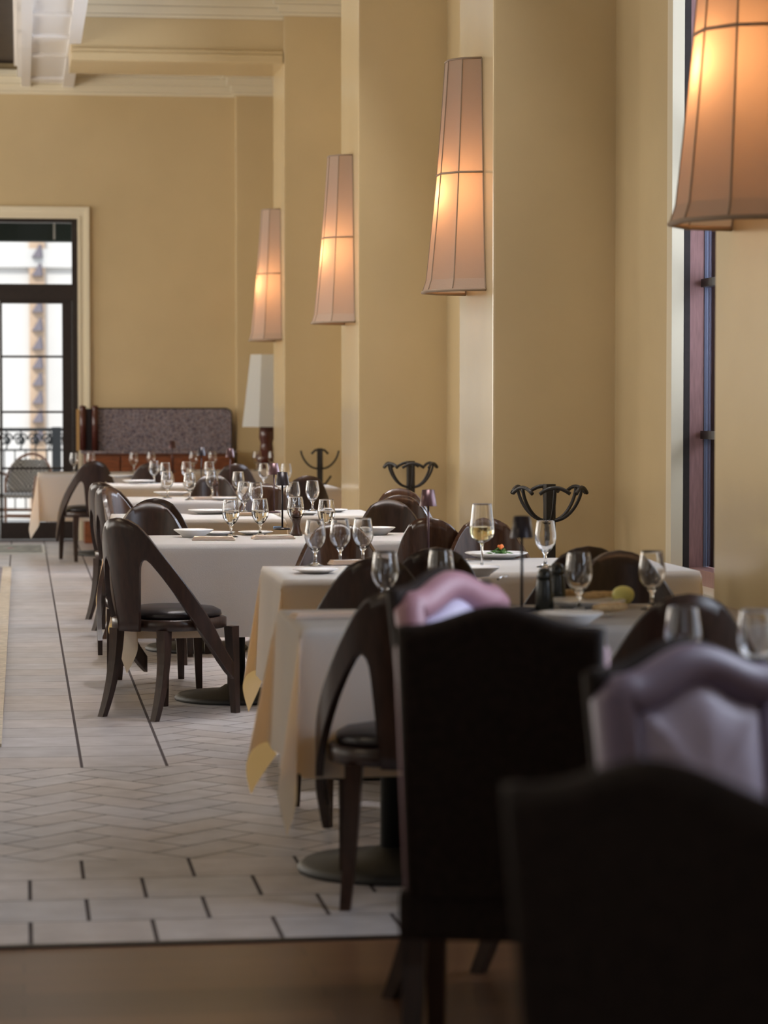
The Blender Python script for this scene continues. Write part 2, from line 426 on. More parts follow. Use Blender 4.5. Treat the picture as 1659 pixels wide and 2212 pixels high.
# windows
for i, (a, b) in enumerate(open_y):
    bm = new()
    for (p0, p1) in ((a, a + 0.07), (b - 0.07, b)):
        bm_box(bm, XG - 0.06, XG + 0.005, p0, p1, WZ0, WZ1); bm_box(bm, XG + 0.03, XG + 0.10, p0, p1, WZ0, WZ1)
    bm_box(bm, XG - 0.06, XG + 0.10, a + 0.07, b - 0.07, WZ0, WZ0 + 0.07); bm_box(bm, XG - 0.06, XG + 0.10, a + 0.07, b - 0.07, WZ1 - 0.07, WZ1)
    wo = struct('window_%d' % (i + 1), bm, 'win_wood')
    bm = new()
    for (p0, p1) in ((a + 0.001, a + 0.075), (b - 0.075, b - 0.001)): bm_box(bm, XW + 0.002, XG - 0.061, p0, p1, WZ0 + .002, WZ1)
    obj('gasket', bm, 'door_frame', wo)
    bm = new()
    for (p0, p1) in ((a + 0.001, a + 0.073), (b - 0.073, b - 0.001)): bm_box(bm, XG + 0.006, XG + 0.029, p0, p1, WZ0 + .07, WZ1 - .07)
    obj('sky_glint_strip', bm, 'sky_glint', wo)  # coloured strip for the sky reflection along the pane edge
    bm = new()
    for z in (4.10, 3.53, 2.55, 1.92, 1.24):
        bm_box(bm, XG - 0.012, XG + 0.05, a + 0.078, b - 0.078, z - 0.018, z + 0.018)
    m_ = (a + b) / 2; bm_box(bm, XG - 0.01, XG + 0.048, m_ - 0.014, m_ + 0.014, WZ0 + 0.07, WZ1 - 0.07)
    obj('muntins', bm, 'door_frame', wo)
    bm = new(); bm_box(bm, XG + 0.014, XG + 0.020, a + 0.075, b - 0.075, WZ0 + 0.075, WZ1 - 0.075); obj('pane', bm, 'pane', wo)
    # casing on the room side and the sill board
    bm = new()
    for o0, o1, d_ in ((-0.078, 0.02, 0.056), (0.02, 0.038, 0.04), (0.038, 0.062, 0.024)):
        for p0, p1 in ((a - o1, a - o0), (b + o0, b + o1)): bm_box(bm, XW - d_, XW - .001, p0, p1, WZ0 - 0.02, WZ1 + o1)
        bm_box(bm, XW - d_, XW - .001, a - o0, b + o0, WZ1 + o0, WZ1 + o1)
    struct('trim_%d' % (10 + i), bm, 'trim')
    bm = new(); bm_box(bm, XW - 0.09, XG - 0.05, a - 0.1, b + 0.1, WZ0 - 0.045, WZ0 + .001, bevel=0.008); struct('trim_%d' % (20 + i), bm, 'trim')

# cornice on the back wall and around the corner pilaster; transverse beam between the first piers
def cornice(bm, x0, x1, y, zc, s=1.0, left_ret=True):
    for (h0, h1, d) in ((-0.23, -0.20, 0.03), (-0.20, -0.13, 0.055), (-0.13, -0.06, 0.10), (-0.06, 0.0, 0.15)):
        bm_box(bm, x0 - (d if left_ret else 0), x1, y - d, y, zc + h0 * s, zc + h1 * s, bevel=0.008)
bm = new()
zc = atY(300, 158, YB)[1]
cornice(bm, -6.0, 2.16, YB, zc, 1.0, False); cornice(bm, 2.16, XP + 0.3, YB - 0.16, zc, 1.0)
struct('trim_3', bm, 'trim')
YBM = PIER_N[0]                              # transverse beam sits on the first pair of piers
zb = atY(300, 132, YBM)[1]
bm = new(); bm_box(bm, 0.45, XP + 0.02, YBM + 0.06, YBM + PIER_T - 0.06, zb, 5.4, bevel=0.01)
bm_box(bm, 0.45, XP - 0.005, YBM - 0.0, YBM + 0.07, zb, zb + 0.075, bevel=0.012)
bm_box(bm, 0.45, XP - 0.005, YBM + 0.02, YBM + 0.07, zb + 0.075, zb + 0.11, bevel=0.006)
struct('ceiling_beam', bm, 'wall')
bm = new()
zc2 = atY(450, -10, YBM)[1]
cornice(bm, 0.45, XP, YBM + 0.06, zc2 + 0.03, 1.0, False); cornice(bm, XP, XW, YBM, zc2 + 0.06, 1.0)
struct('trim_4', bm, 'trim')
# longitudinal panelled white beam
zl = 4.56
bm = new(); bm_box(bm, 0.03, 0.535, -4.0, YB - 0.02, zl + 0.02, 5.4)
bm_box(bm, 0.02, 0.11, -4.0, YB - 0.02, zl - 0.012, zl + 0.03); bm_box(bm, 0.43, 0.54, -4.0, YB - 0.02, zl - 0.012, zl + 0.03)
for yy in (22.5, 23.9, 25.2, 27.0):
    bm_box(bm, 0.02, 0.54, yy, yy + 0.10, zl - 0.006, zl + 0.03); bm_box(bm, 0.02, 0.54, yy + 0.16, yy + 0.22, zl + 0.004, zl + 0.03)
bm_box(bm, -0.02, 0.03, -4.0, YB - 0.3, zl + 0.05, zl + 0.16); bm_box(bm, -0.05, 0.03, -4.0, YB - 0.3, zl + 0.16, zl + 0.3)
struct('ceiling_beam', bm, 'white_beam')
# baseboard of the back wall and the piers
bm = new(); bm_box(bm, dxR + 0.12, 2.16, YB - 0.025, YB, 0, 0.16, bevel=0.005); struct('baseboard_back', bm, 'trim')
bm = new()
for a, b in edges:
    bm_box(bm, XP - 0.02, XP, a - 0.02, b, 0, 0.16); bm_box(bm, XP - 0.02, XW, a - 0.02, a, 0, 0.16)
struct('baseboard_right', bm, 'trim')

# terrace door: transom, two leaves with slim bars
def zY(v): return atY(80, v, YB)[1]
def xY(u): return atY(u, 800, YB)[0]
dm = (DXL + dxR) / 2
bm = new()
y0, y1 = YB + 0.05, YB + 0.17
bm_box(bm, dxR - 0.055, dxR, y0, y1, 0, dzT); bm_box(bm, DXL, DXL + 0.055, y0, y1, 0, dzT)
bm_box(bm, DXL + .055, dxR - .055, y0, y1, dzT - 0.035, dzT); bm_box(bm, DXL + .055, dxR - .055, y0, y1, zY(648), zY(613))
door = struct('door_1', bm, 'door_frame')
bm = new(); bm_box(bm, DXL + .05, dxR - .05, YB + 0.10, YB + 0.108, zY(613) - .01, dzT - 0.03); obj('transom_pane', bm, 'pane', door)
for s_, (a, b) in ((1, (xY(-1), dxR - 0.057)), (-1, (DXL + 0.057, xY(-1) - 0.006))):
    bm = new()
    st_in = xY(5) - xY(-1); st_out = (dxR - 0.057) - xY(135)
    wl, wr = (st_in, st_out) if s_ == 1 else (st_out, st_in)
    bm_box(bm, a, a + wl, y0 + .02, y1 - .03, 0.012, zY(648)); bm_box(bm, b - wr, b, y0 + .02, y1 - .03, 0.012, zY(648))
    bm_box(bm, a + wl, b - wr, y0 + .02, y1 - .03, zY(655), zY(648)); bm_box(bm, a + wl, b - wr, y0 + .02, y1 - .03, 0.012, zY(1129))
    lf = obj('leaf', bm, 'door_frame', door)
    bm = new()
    for v in (770, 890, 1012): bm_box(bm, a + wl, b - wr, YB + 0.085, YB + 0.12, zY(v) - 0.011, zY(v) + 0.011)
    obj('glazing_bars', bm, 'door_frame', lf)
    bm = new(); bm_box(bm, a + wl - .01, b - wr + .01, YB + 0.098, YB + 0.106, zY(1131), zY(653)); obj('pane', bm, 'pane', lf)

# ================================================================== OUTSIDE
bm = new(); bm_box(bm, -8, 8, YB + 0.28, 33.2, -0.3, -0.02); struct('floor', bm, 'terrace')
bm = new(); bm_box(bm, -30, 30, 33.2, 70, -4.3, -4.0); struct('floor', bm, 'terrace')
bm = new()
za0 = atY(60, 522, 29.6)[1]
bm_box(bm, -4, 3, 29.5, 29.7, za0, za0 + 0.9, bevel=0.02)
vs = [(-4, YB + 0.32, za0 + 1.2), (3, YB + 0.32, za0 + 1.2), (3, 29.7, za0 + 0.9), (-4, 29.7, za0 + 0.9)]
bm.faces.new([bm.verts.new(p) for p in vs])
aw = tag(obj('awning', bm, 'awning'), 'dark green awning hanging outside above the terrace door', 'awning')
bm = new(); xa = atY(117, 500, 29.5)[0]; bm_box(bm, xa - 0.012, xa + 0.012, 29.47, 29.5, za0 + 0.02, za0 + 0.5); obj('pale_seam', bm, 'facade', aw)
YF = 52.0
fac = empty('building'); fac.location = (0, YF, -4); tag(fac, 'pale sunlit building with an ornament strip across the street', 'building')
bm = new(); bm_box(bm, -16, 16, 0, 4, 0, 22); bm_box(bm, -16, 16, -0.12, 0, 4 + atY(50, 578, YF)[1], 4.35 + atY(50, 578, YF)[1])
obj('wall', bm, 'facade', fac)
xa, xb = atY(64, 800, YF)[0], atY(98, 800, YF)[0]
bm = new(); bm_box(bm, xa, xb, -0.10, 0.0, 0, 21); obj('band', bm, 'facade_tan', fac)
xm = (xa + xb) / 2
for v in (547, 587, 665, 705, 745, 786, 823, 862, 902, 942):
    bm = new(); z = 4 + atY(80, v + 10, YF)[1]; ht = 0.24
    p = [(xm - .11, z), (xm + .12, z), (xm + .09, z + ht), (xm + .05, z + ht)]
    a = [bm.verts.new((q[0], -0.10, q[1])) for q in p]; b = [bm.verts.new((q[0] + (xm - q[0]) * .3, -0.22, q[1])) for q in p]
    bm.faces.new(b)
    for i in range(4): bm.faces.new((a[i], a[(i+1)%4], b[(i+1)%4], b[i]))
    obj('ornament', bm, 'facade_grey', fac)
# railing
YR = 32.6
rl = empty('railing'); rl.location = (0, YR, 0); tag(rl, 'wrought iron terrace railing with a scrolled frieze outside the glass door', 'railing')
zt, zm, zl_ = atY(60, 928, YR)[1], atY(60, 972, YR)[1], -0.02
bm = new(); bm_box(bm, -3, 3, -0.025, 0.025, zt - 0.02, zt + 0.02); bm_box(bm, -3, 3, -0.015, 0.015, zm - 0.012, zm + 0.012); bm_box(bm, -3, 3, -0.015, 0.015, 0.10, 0.125)
obj('rail', bm, 'rail_iron', rl)
for px in (-2.2, atY(122, 950, YR)[0], 2.6):
    bm = new(); bm_box(bm, px - 0.055, px + 0.055, -0.04, 0.04, -0.02, zt + 0.03); obj('post', bm, 'rail_iron', rl)
k = 0
x = -1.2
while x < 1.4:
    bm = new(); bm_box(bm, x - 0.008, x + 0.008, -0.008, 0.008, 0.11, zm); obj('baluster', bm, 'rail_iron', rl); x += 0.125
bm = new()
x = -1.2; hh = zt - zm
while x < 1.4:
    for sgn in (1, -1):
        pts = []
        for i in range(26):
            a = i / 25 * 2.6 * PI; rr = 0.055 * (1 - i / 34)
            pts.append((x + sgn * (0.055 + rr * math.cos(a) - 0.03), 0, zm + hh * 0.5 + rr * math.sin(a) * 1.5))
        bm_tube(bm, pts, 0.011, 5)
    bm_tube(bm, [(x, 0, zm), (x + .03, 0, zm + hh * .5), (x, 0, zt)], 0.01, 5)
    x += 0.17
obj('scroll_frieze', bm, 'rail_iron', rl)

def wicker_chair():
    r = empty('wicker_chair')
    bm = new()
    def bow(w, y, h, n=14):
        return [(-w, y, 0)] + [(-w * math.cos(PI * i / n), y - 0.10 * math.sin(PI * i / n), h * 0.62 + h * 0.38 * math.sin(PI * i / n)) for i in range(n + 1)] + [(w, y, 0)]
    bm_tube(bm, bow(.27, -.22, .86), .016, 8); obj('back_frame', bm, 'rattan', r)
    bm = new()
    rows = []
    for j in range(9):
        z = 0.44 + j * 0.045; hw = .25 * (1 if j < 4 else math.sqrt(max(0.05, 1 - ((j - 3) / 6.5) ** 2)))
        rows.append([(hw * (2 * i / 10 - 1), -.22 - .05 * (j / 8) - .03 * math.cos(PI * (i / 10 - .5)), z) for i in range(11)])
    bm_loft(bm, rows, caps=False, cyc=False)
    o = obj('backrest', bm, 'wicker', r); md = o.modifiers.new('s', 'SOLIDIFY'); md.thickness = .015
    bm = new(); bm_box(bm, -.25, .25, -.23, .23, .40, .44, bevel=.015); obj('seat', bm, 'wicker', r)
    for sx in (-1, 1):
        bm = new(); bm_tube(bm, [(sx * .25, .2, 0), (sx * .25, .2, .40)], .016); obj('leg', bm, 'rattan', r)
        bm = new(); bm_tube(bm, [(sx * .25, .2, .38), (sx * .26, .15, .62), (sx * .27, -.05, .66), (sx * .27, -.22, .64)], .016); obj('armrest', bm, 'rattan', r)
    pass
    for yy, zz in ((.2, .2), (.2, .28), (-.2, .2)):
        bm = new(); bm_tube(bm, [(-.25, yy, zz), (.25, yy, zz)], .012); obj('stretcher', bm, 'rattan', r)
    return r
put(wicker_chair, (-0.02, 29.3, -0.02), R(155), 'woven wicker terrace chair seen through the door at the frame edge', 'chair')
put(wicker_chair, (0.52, 29.9, -0.02), R(100), 'rattan terrace chair with bowed arms beside the white tablecloth, outside the glass', 'chair')

# ================================================================== FURNITURE
def bent_chair(kind='chair_wood'):
    r = empty('dining_chair')
    Rr = 0.25
    TOP = [(0, .885), (.05, .877), (.09, .853), (.126, .81), (.16, .755), (.2, .69), (.25, .61), (.3, .53), (.36, .44), (.42, .355), (.48, .275), (.56, .19)]
    BOT = [(0, .735), (.115, .70), (.13, .685), (.16, .64), (.2, .572), (.25, .485), (.3, .402), (.36, .318), (.42, .25), (.48, .19), (.56, .13)]
    def plan(L, z):
        s = 1 if L >= 0 else -1; a = abs(L); q = Rr * PI / 2
        if a < q: th = a / Rr; x, y = Rr * math.sin(th), -.0 - Rr * math.cos(th)
        else: x, y = Rr - .012 * (a - q), (a - q)
        rake = max(0, z - .42) * .15 * max(0, math.cos(min(a / Rr, PI / 2)))
        return Vector((s * x, y - rake, z))
    bm = new()
    n = 44
    def sheet(cols):
        # cols: list of list of (L,z); thickness 20 mm outward
        ins = [[plan(L, z) for L, z in c] for c in cols]
        def nrm(L):
            a = min(abs(L) / Rr, PI / 2); s = 1 if L >= 0 else -1
            return Vector((s * math.sin(a), -math.cos(a), 0))
        outs = [[p + nrm(L) * 0.022 for p, (L, z) in zip(ci, c)] for ci, c in zip(ins, cols)]
        vi = [[bm.verts.new(p) for p in c] for c in ins]; vo = [[bm.verts.new(p) for p in c] for c in outs]
        m = len(cols[0])
        for a in range(len(cols) - 1):
            for k in range(m - 1):
                for V in (vi, vo):
                    f = bm.faces.new((V[a][k], V[a][k+1], V[a+1][k+1], V[a+1][k])); f.smooth = True
            for k in (0, m - 1):
                bm.faces.new((vi[a][k], vi[a+1][k], vo[a+1][k], vo[a][k]))
        for a in (0, len(cols) - 1):
            for k in range(m - 1): bm.faces.new((vi[a][k], vi[a][k+1], vo[a][k+1], vo[a][k]))
    Ls = [.0, .02, .04, .06, .074, .078, .083, .09, .1, .115, .13, .15, .17, .19, .21, .23, .25, .275, .3, .325, .35, .375, .4, .425, .45, .475, .5, .52]
    FIL = [(.074, .385), (.0745, .56), (.078, .635), (.083, .668), (.09, .688), (.1, .70), (.115, .70)]
    cols = []
    for L in [-q for q in Ls[:0:-1]] + Ls:
        q = abs(L); t = interp(q, TOP)
        b = .385 if q <= .0741 else (interp(q, FIL) if q < .115 else interp(q, BOT))
        c = []
        for k in range(12):
            z = b + (t - b) * k / 11
            f = (.74 + .26 * min(1, max(0, (z - .385) / .30)) ** 1.3) if q <= .0741 else 1.0
            c.append((L * f, z))
        cols.append(c)
    sheet(cols)
    o = obj('backrest', bm, kind, r)
    bm = new()
    def ring(sx, sy, z, n=28, e=2.8, oy=0.0):
        return [(sx * math.copysign(abs(math.cos(2*PI*i/n)) ** (2/e), math.cos(2*PI*i/n)), oy + sy * math.copysign(abs(math.sin(2*PI*i/n)) ** (2/e), math.sin(2*PI*i/n)), z) for i in range(n)]
    bm_loft(bm, [ring(.222, .222, .385), ring(.232, .23, .39), ring(.232, .23, .43), ring(.222, .222, .435)]); obj('seat_frame', bm, kind, r)
    bm = new(); bm_loft(bm, [ring(.20, .20, .434), ring(.212, .212, .445), ring(.208, .208, .462), ring(.18, .18, .478), ring(.11, .11, .486), ring(.03, .03, .488)]); obj('seat_cushion', bm, 'leather', r)
    def leg(x0, y0, x1, y1, curve=0.0, top=.39, w0=.024, w1=.015):
        bm = new(); rings = []
        for k in range(9):
            t = k / 8; z = top * (1 - t)
            cx = x0 + (x1 - x0) * t; cy = y0 + (y1 - y0) * (t ** (1 + curve)); w = w0 + (w1 - w0) * t
            rings.append([(cx - w, cy - w, z), (cx + w, cy - w, z), (cx + w, cy + w, z), (cx - w, cy + w, z)])
        bm_loft(bm, rings, smooth=False); obj('leg', bm, kind, r)
    leg(.205, .185, .215, .2); leg(-.205, .185, -.215, .2)
    leg(.14, -.19, .155, -.27, 1.2); leg(-.14, -.19, -.155, -.27, 1.2)
    return r

def camel_chair(roll):
    r = empty('upholstered_chair')
    W_ = .198; zb = .42
    def top(x):
        a = abs(x) / W_
        return .952 + .040 * (0.5 + 0.5 * math.cos(PI * min(1, a / .86))) - (.004 if a > .95 else 0)
    n = 24
    def outline(inset, y, zlow=zb):
        pts = []
        w = W_ - inset
        for i in range(n + 1):
            x = -w + 2 * w * i / n
            pts.append(Vector((x, y - (top(x) - .45) * .12, top(x / w * W_) - inset)))
        pts.append(Vector((w * .93, y + .0, zlow))); pts.insert(0, Vector((-w * .93, y + .0, zlow)))
        return pts
    # rolled border
    bm = new(); pl = outline(.026, -.16)
    for p in pl[1:-1]: p.z -= .014
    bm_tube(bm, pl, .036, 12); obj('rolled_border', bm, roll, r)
    # inner padded panel
    bm = new(); rings = []
    for ins, y in ((.06, -.165), (.075, -.135), (.10, -.118), (.14, -.108), (.19, -.105)):
        rings.append([tuple(p) for p in outline(ins, y, zb + ins * .3)])
    bm_loft(bm, rings, caps=False, cyc=True)
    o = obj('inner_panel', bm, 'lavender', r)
    bmx = bmesh.new(); bmx.from_mesh(o.data); bmesh.ops.holes_fill(bmx, edges=[e for e in bmx.edges if e.is_boundary], sides=0); bmx.to_mesh(o.data); bmx.free()
    # outer back
    bm = new(); rings = [[tuple(p) for p in outline(i_, y)] for i_, y in ((.006, -.175), (-.004, -.196), (.004, -.21), (.02, -.214))]
    bm_loft(bm, rings, caps=True, cyc=True); obj('outer_back', bm, 'uphol_dark', r)
    bm = new(); bm_box(bm, -.205, .205, -.2, .24, .33, .43, bevel=.02); obj('seat_frame', bm, 'uphol_dark', r)
    bm = new(); bm_box(bm, -.20, .20, -.12, .245, .425, .50, bevel=.028); obj('seat_cushion', bm, 'uphol_dark', r)
    for sx in (-1, 1):
        for y0, y1 in ((.22, .235), (-.17, -.27)):
            bm = new(); rings = []
            for k in range(7):
                t = k / 6; z = .34 * (1 - t); w = .024 - .008 * t; cy = y0 + (y1 - y0) * t ** 1.6
                rings.append([(sx * .175 - w, cy - w, z), (sx * .175 + w, cy - w, z), (sx * .175 + w, cy + w, z), (sx * .175 - w, cy + w, z)])
            bm_loft(bm, rings, smooth=False); obj('leg', bm, 'chair_wood', r)
    return r

def table(xe, ze, sx, sy, label, label_cloth, seed, drop=.43):
    cx, cy = W(xe, ze)
    r = empty('dining_table'); r.location = (cx, cy, 0); tag(r, label, 'table', 'pedestal tables')
    bm = new(); bm_lathe(bm, [(0, 0), (.285, 0), (.29, .012), (.27, .028), (.09, .045), (.05, .07), (0, .07)], 36); obj('base', bm, 'base_iron', r)
    bm = new(); bm_lathe(bm, [(0, .06), (.042, .06), (.042, .70), (.16, .715), (0, .715)], 20); obj('pedestal', bm, 'base_iron', r)
    bm = new(); bm_box(bm, -sx/2 + .004, sx/2 - .004, -sy/2 + .004, sy/2 - .004, .715, .742, bevel=.006); obj('table_top', bm, 'brown_lit_wood', r)
    # cloth
    rnd = random.Random(seed)
    bm = new()
    nx, ny = 56, 52
    ph = [rnd.uniform(0, 6.28) for _ in range(8)]
    LX, LY = sx / 2 + drop, sy / 2 + drop
    def samples(hs, L, n):
        k_in = n // 3; k_out = (n - k_in) // 2
        return [-L + (L - hs) * i / k_out for i in range(k_out)] + [-hs + 2 * hs * i / k_in for i in range(k_in)] + [hs + (L - hs) * i / k_out for i in range(k_out + 1)]
    us, vs = samples(sx/2, LX, nx), samples(sy/2, LY, ny)
    ztop = .7475
    def pos(u, v):
        du, dv = max(0, abs(u) - sx/2), max(0, abs(v) - sy/2)
        su, sv = (1 if u > 0 else -1), (1 if v > 0 else -1)
        bx, by = su * min(abs(u), sx/2), sv * min(abs(v), sy/2)
        if du == 0 and dv == 0: return (bx, by, ztop)
        q = (0 if su > 0 else 1) + (0 if sv > 0 else 2)
        if du > 0 and dv > 0:
            rho = math.hypot(du, dv); phi = math.atan2(dv, du)
            k = math.sin(2 * phi); fl = .15 + .06 * math.sin(ph[q])
            d = Vector((su, sv)).normalized(); pd = Vector((-d.y, d.x))
            lat = .10 * rho * math.sin(4 * phi) * (1 + .3 * math.sin(ph[q + 1])) * (1 if q % 2 else -1) + .03 * rho * math.sin(6 * phi + ph[q])
            off = d * (k * fl * rho + .006) + pd * lat
            fl_e = .03 * rho
            ex = su * (.006 + fl_e * (1 - k)) if phi < PI/4 else su * .006
            return (bx + off.x + (su * .05 * rho * math.cos(phi) ** 4), by + off.y + (sv * .05 * rho * math.sin(phi) ** 4), ztop - max(0, rho - .006) * .955)
        t = du + dv; s_ = v if du > 0 else u
        side = (0 if du > 0 else 1) * 2 + (0 if (su if du > 0 else sv) > 0 else 1)
        wv = math.sin(s_ * 9 + ph[side]) * .5 + math.sin(s_ * 17 + ph[side + 2]) * .3
        edge = 1 - (abs(s_) / ((sy if du > 0 else sx) / 2)) ** 4
        off = .006 + t * (.05 + .06 * wv * edge)
        z = ztop - max(0, t - .004) * .985
        return (bx + (su * off if du > 0 else 0), by + (sv * off if dv > 0 else 0), z)
    grid = [[bm.verts.new(pos(u, v)) for v in vs] for u in us]
    for i in range(len(us) - 1):
        for j in range(len(vs) - 1):
            f = bm.faces.new((grid[i][j], grid[i+1][j], grid[i+1][j+1], grid[i][j+1])); f.smooth = True
    o = obj('tablecloth', bm, 'cloth'); o.location = (cx, cy, 0)
    tag(o, label_cloth, 'tablecloth', 'white tablecloths')
    return r

ZT = 0.7485
# left row from the viewer to the door
table(1.10, 8.02, .62, .70, 'small pedestal table under a cloth behind the nearest bentwood chair', 'white cloth with tan lit long corner drape, nearest in the left row', 3)
table(1.30, 10.2, .72, .84, 'pedestal table holding the three empty goblets in a row', 'white cloth under the three close-set goblets, lifted left corner', 5)
table(1.00, 12.68, .96, .86, 'pedestal table beside the sharp bentwood chair at the aisle', 'white creased cloth behind the sharp bentwood chair at the aisle', 8)
table(.98, 15.25, .92, .84, 'pedestal table directly behind the creased cloth and the pepper mill', 'cloth with a shaded front just beyond the mill and dark table lamp', 11)
table(1.12, 18.08, 1.06, .84, 'pedestal table with three goblets and a mill, mid hall', 'cloth with a yellow corner drape beside the two overlapped aisle chairs', 14)
table(1.13, 21.3, .92, .84, 'pedestal table behind the aisle chairs near the service station', 'cloth of the table between the station and the mid hall goblets', 17)
table(.76, 24.85, 1.20, .90, 'pedestal table standing by the terrace door', 'white cloth with hanging corner beside the terrace door', 20)
table(2.05, 25.76, .90, .76, 'pedestal table below the tall white shaded lamp', 'cloth on the table in the far right corner by the floor lamp', 23)
# window row
table(2.04, 20.75, .70, .84, 'pedestal table in the far window bay', 'bright cloth corner in front of the narrow far coat stand', 26)
table(1.76, 15.75, .52, .84, 'pedestal table with a strongly lit cloth in the second window bay', 'brilliant white cloth lit by the window bay beyond the dark mill', 29)
table(1.94, 12.95, .74, .80, 'pedestal table between the dark arched backs and the bronze lamp', 'grey white cloth between two arched chair backs left of the bronze lamp', 32)
table(2.14, 10.68, .84, .94, 'pedestal table carrying the wine glass and the dressed plate', 'white cloth under the wine glass and the dressed plate', 35)
table(1.85, 8.15, .70, .84, 'pedestal table carrying bread, lemon and the black mill', 'white cloth under the bread, lemon and black mill', 38)
table(1.86, 6.1, .74, .80, 'pedestal table at the right edge, behind the lavender chair', 'white cloth under the two blurred goblets at the right edge', 41)

G1 = 'dark bentwood chairs'
def bc(xe, ze, face, label, kind='chair_wood', lean=0):
    x, y = W(xe, ze)
    return put(bent_chair, (x, y, 0), R(face), label, 'chair', G1, kind)
# face: 0 looks down the hall (away), 180 looks back at the viewer, -45 looks away to the right
bc(.655, 12.08, -45, 'sharp dark bentwood chair with black seat, alone in the aisle in full view')
bc(1.095, 7.62, -14, 'near bentwood chair seen from behind through its open arch, by the tan drape')
bc(1.15, 9.12, 0, 'dark arched chair back with bluish streak, left of the pink chair hump')
bc(1.43, 9.70, 0, 'dark arched chair back behind the goblet above the pink chair')
bc(1.32, 11.05, 180, 'brown lit chair back behind the three close-set goblets', 'brown_lit_wood')
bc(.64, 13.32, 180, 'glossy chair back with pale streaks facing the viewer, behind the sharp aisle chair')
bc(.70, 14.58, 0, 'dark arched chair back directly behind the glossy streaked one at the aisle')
bc(.80, 15.98, -118, 'chair back with an orange lit edge at the aisle', 'brown_lit_wood')
bc(.745, 16.63, -45, 'dark aisle chair with left legs showing beside the yellow drape')
bc(.727, 17.49, -45, 'chair whose brown rim shows just behind the dark aisle chair with legs')
bc(.59, 24.0, 8, 'dark bentwood chair before the terrace door, its arch framing the cloth')
bc(1.10, 23.35, 0, 'dark arched back below the left end of the granite station')
bc(1.34, 18.78, 180, 'dark arched back behind the mid hall goblets and mill')
bc(1.78, 22.9, 0, 'dark arched back right of centre below the granite station')
bc(1.92, 19.1, 10, 'dark arched back beneath the far coat stand')
bc(1.52, 16.6, 180, 'brown chair back glimpsed between the goblets beyond the lamp stem', 'brown_lit_wood')
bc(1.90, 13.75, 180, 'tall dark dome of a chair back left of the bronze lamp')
bc(2.22, 15.65, 180, 'brown chair back peeping over the dark dome under the middle coat stand', 'brown_lit_wood')
bc(2.06, 14.5, 180, 'pale edged chair back tucked behind the dark dome by the bronze lamp', 'brown_lit_wood')
bc(1.93, 12.15, -28, 'brown sheened chair back between the bronze lamp and the bay pier', 'brown_lit_wood')
bc(2.02, 11.52, 180, 'red brown lit chair back behind the wine glass and plate', 'brown_lit_wood')
bc(1.95, 9.78, 4, 'large dark arched back right of the black mill, before the dressed plate')
bc(2.02, 8.86, 180, 'dark chair back behind the tall goblet and bread, facing the viewer')
bc(1.76, 7.42, -3, 'dark arched chair back right of centre, before the window sill')
G2 = 'camelback upholstered chairs'
def cc(xe, ze, face, label, roll):
    x, y = W(xe, ze); return put(camel_chair, (x, y, 0), R(face), label, 'chair', G2, roll)
cc(.982, 5.45, -15, 'black backed camelback chair with a pale left edge, large at centre', 'lit_mauve')
cc(1.17, 6.25, -135, 'dusty pink camelback chair whose hump rises behind the big black back', 'lit_mauve')
cc(1.20, 4.25, -152, 'pale lavender camelback chair at the right edge', 'lit_plum')
cc(.865, 3.15, -42, 'nearest blurred dark camelback chair, bottom right corner', 'lit_plum')

# ------------------------------------------------------------------ wall sconces
def sconce():
    r = empty('wall_sconce')     # origin on the wall, x<0 into the room
    hgt = 1.18; n = 5
    def P(th, t):
        # profile: t 0 bottom .. 1 top, flare at the very bottom
        k = 1 - .40 * t + (.05 * (1 - t / .05) if t < .05 else 0) - .03 * math.sin(PI * t)
        return Vector((-.262 * k * math.sin(th), -.30 * k * math.cos(th), hgt * t))
    ths = [PI * i / n for i in range(n + 1)]
    lv = [0, .02, .05, .15, .28, .4, .508, .6, .72, .85, .97, 1]
    bm = new(); V = [[bm.verts.new(P(th, t)) for th in ths] for t in lv]
    for a, b in zip(V, V[1:]):
        for i in range(n): bm.faces.new((a[i], a[i+1], b[i+1], b[i]))
    o = obj('lamp_shade', bm, 'shade', r)
    bm = new()
    for th in ths: bm_tube(bm, [P(th, t) * 1.0 for t in lv], .0036, 6)
    for t in (0.0, .508, 1.0): bm_tube(bm, [P(th, t) for th in ths], .006 if t else .009, 6)
    obj('seam_frame', bm, 'shade_seam', r)
    bm = new(); bm_box(bm, -.03, 0.0, -.05, .05, .35, .75, bevel=.006); bm_tube(bm, [(-.02, 0, .45), (-.075, 0, .45), (-.075, 0, .49)], .008, 8); obj('bracket', bm, 'lamp_metal', r)
    bm = new(); bm_lathe(bm, [(0, 0), (.014, 0), (.016, .03), (.03, .07), (.027, .10), (.01, .115), (0, .118)], 14, -.075, 0, .49)
    e = mat('lit bulb', (1, .8, .5)); e.node_tree.nodes['Principled BSDF'].inputs['Emission Color'].default_value = (1, .62, .28, 1); e.node_tree.nodes['Principled BSDF'].inputs['Emission Strength'].default_value = 4
    obj('bulb', bm, e, r)
    l = bpy.data.lights.new('bulb_light', 'POINT'); l.energy = SCONCE_W; l.color = (1, .58, .30); l.shadow_soft_size = .03
    lo = bpy.data.objects.new('bulb_light', l); C.objects.link(lo); lo.parent = r; lo.location = (-.125, 0, .49)
    return r
SCONCE_W = 2.5
for yn, lab in ((13.37, 'lit tapered fabric sconce on the pier above the wine glass'), (18.80, 'lit tapered fabric sconce on the middle pier above the middle coat stand'),
                (24.2, 'smallest lit tapered sconce, above the white floor lamp'), (7.95, 'largest lit tapered sconce, cut by the top right corner')):
    put(sconce, (XP - .004, yn + PIER_T / 2 - .02, 1.955), 0, lab, 'wall lamp', 'tapered fabric wall sconces')

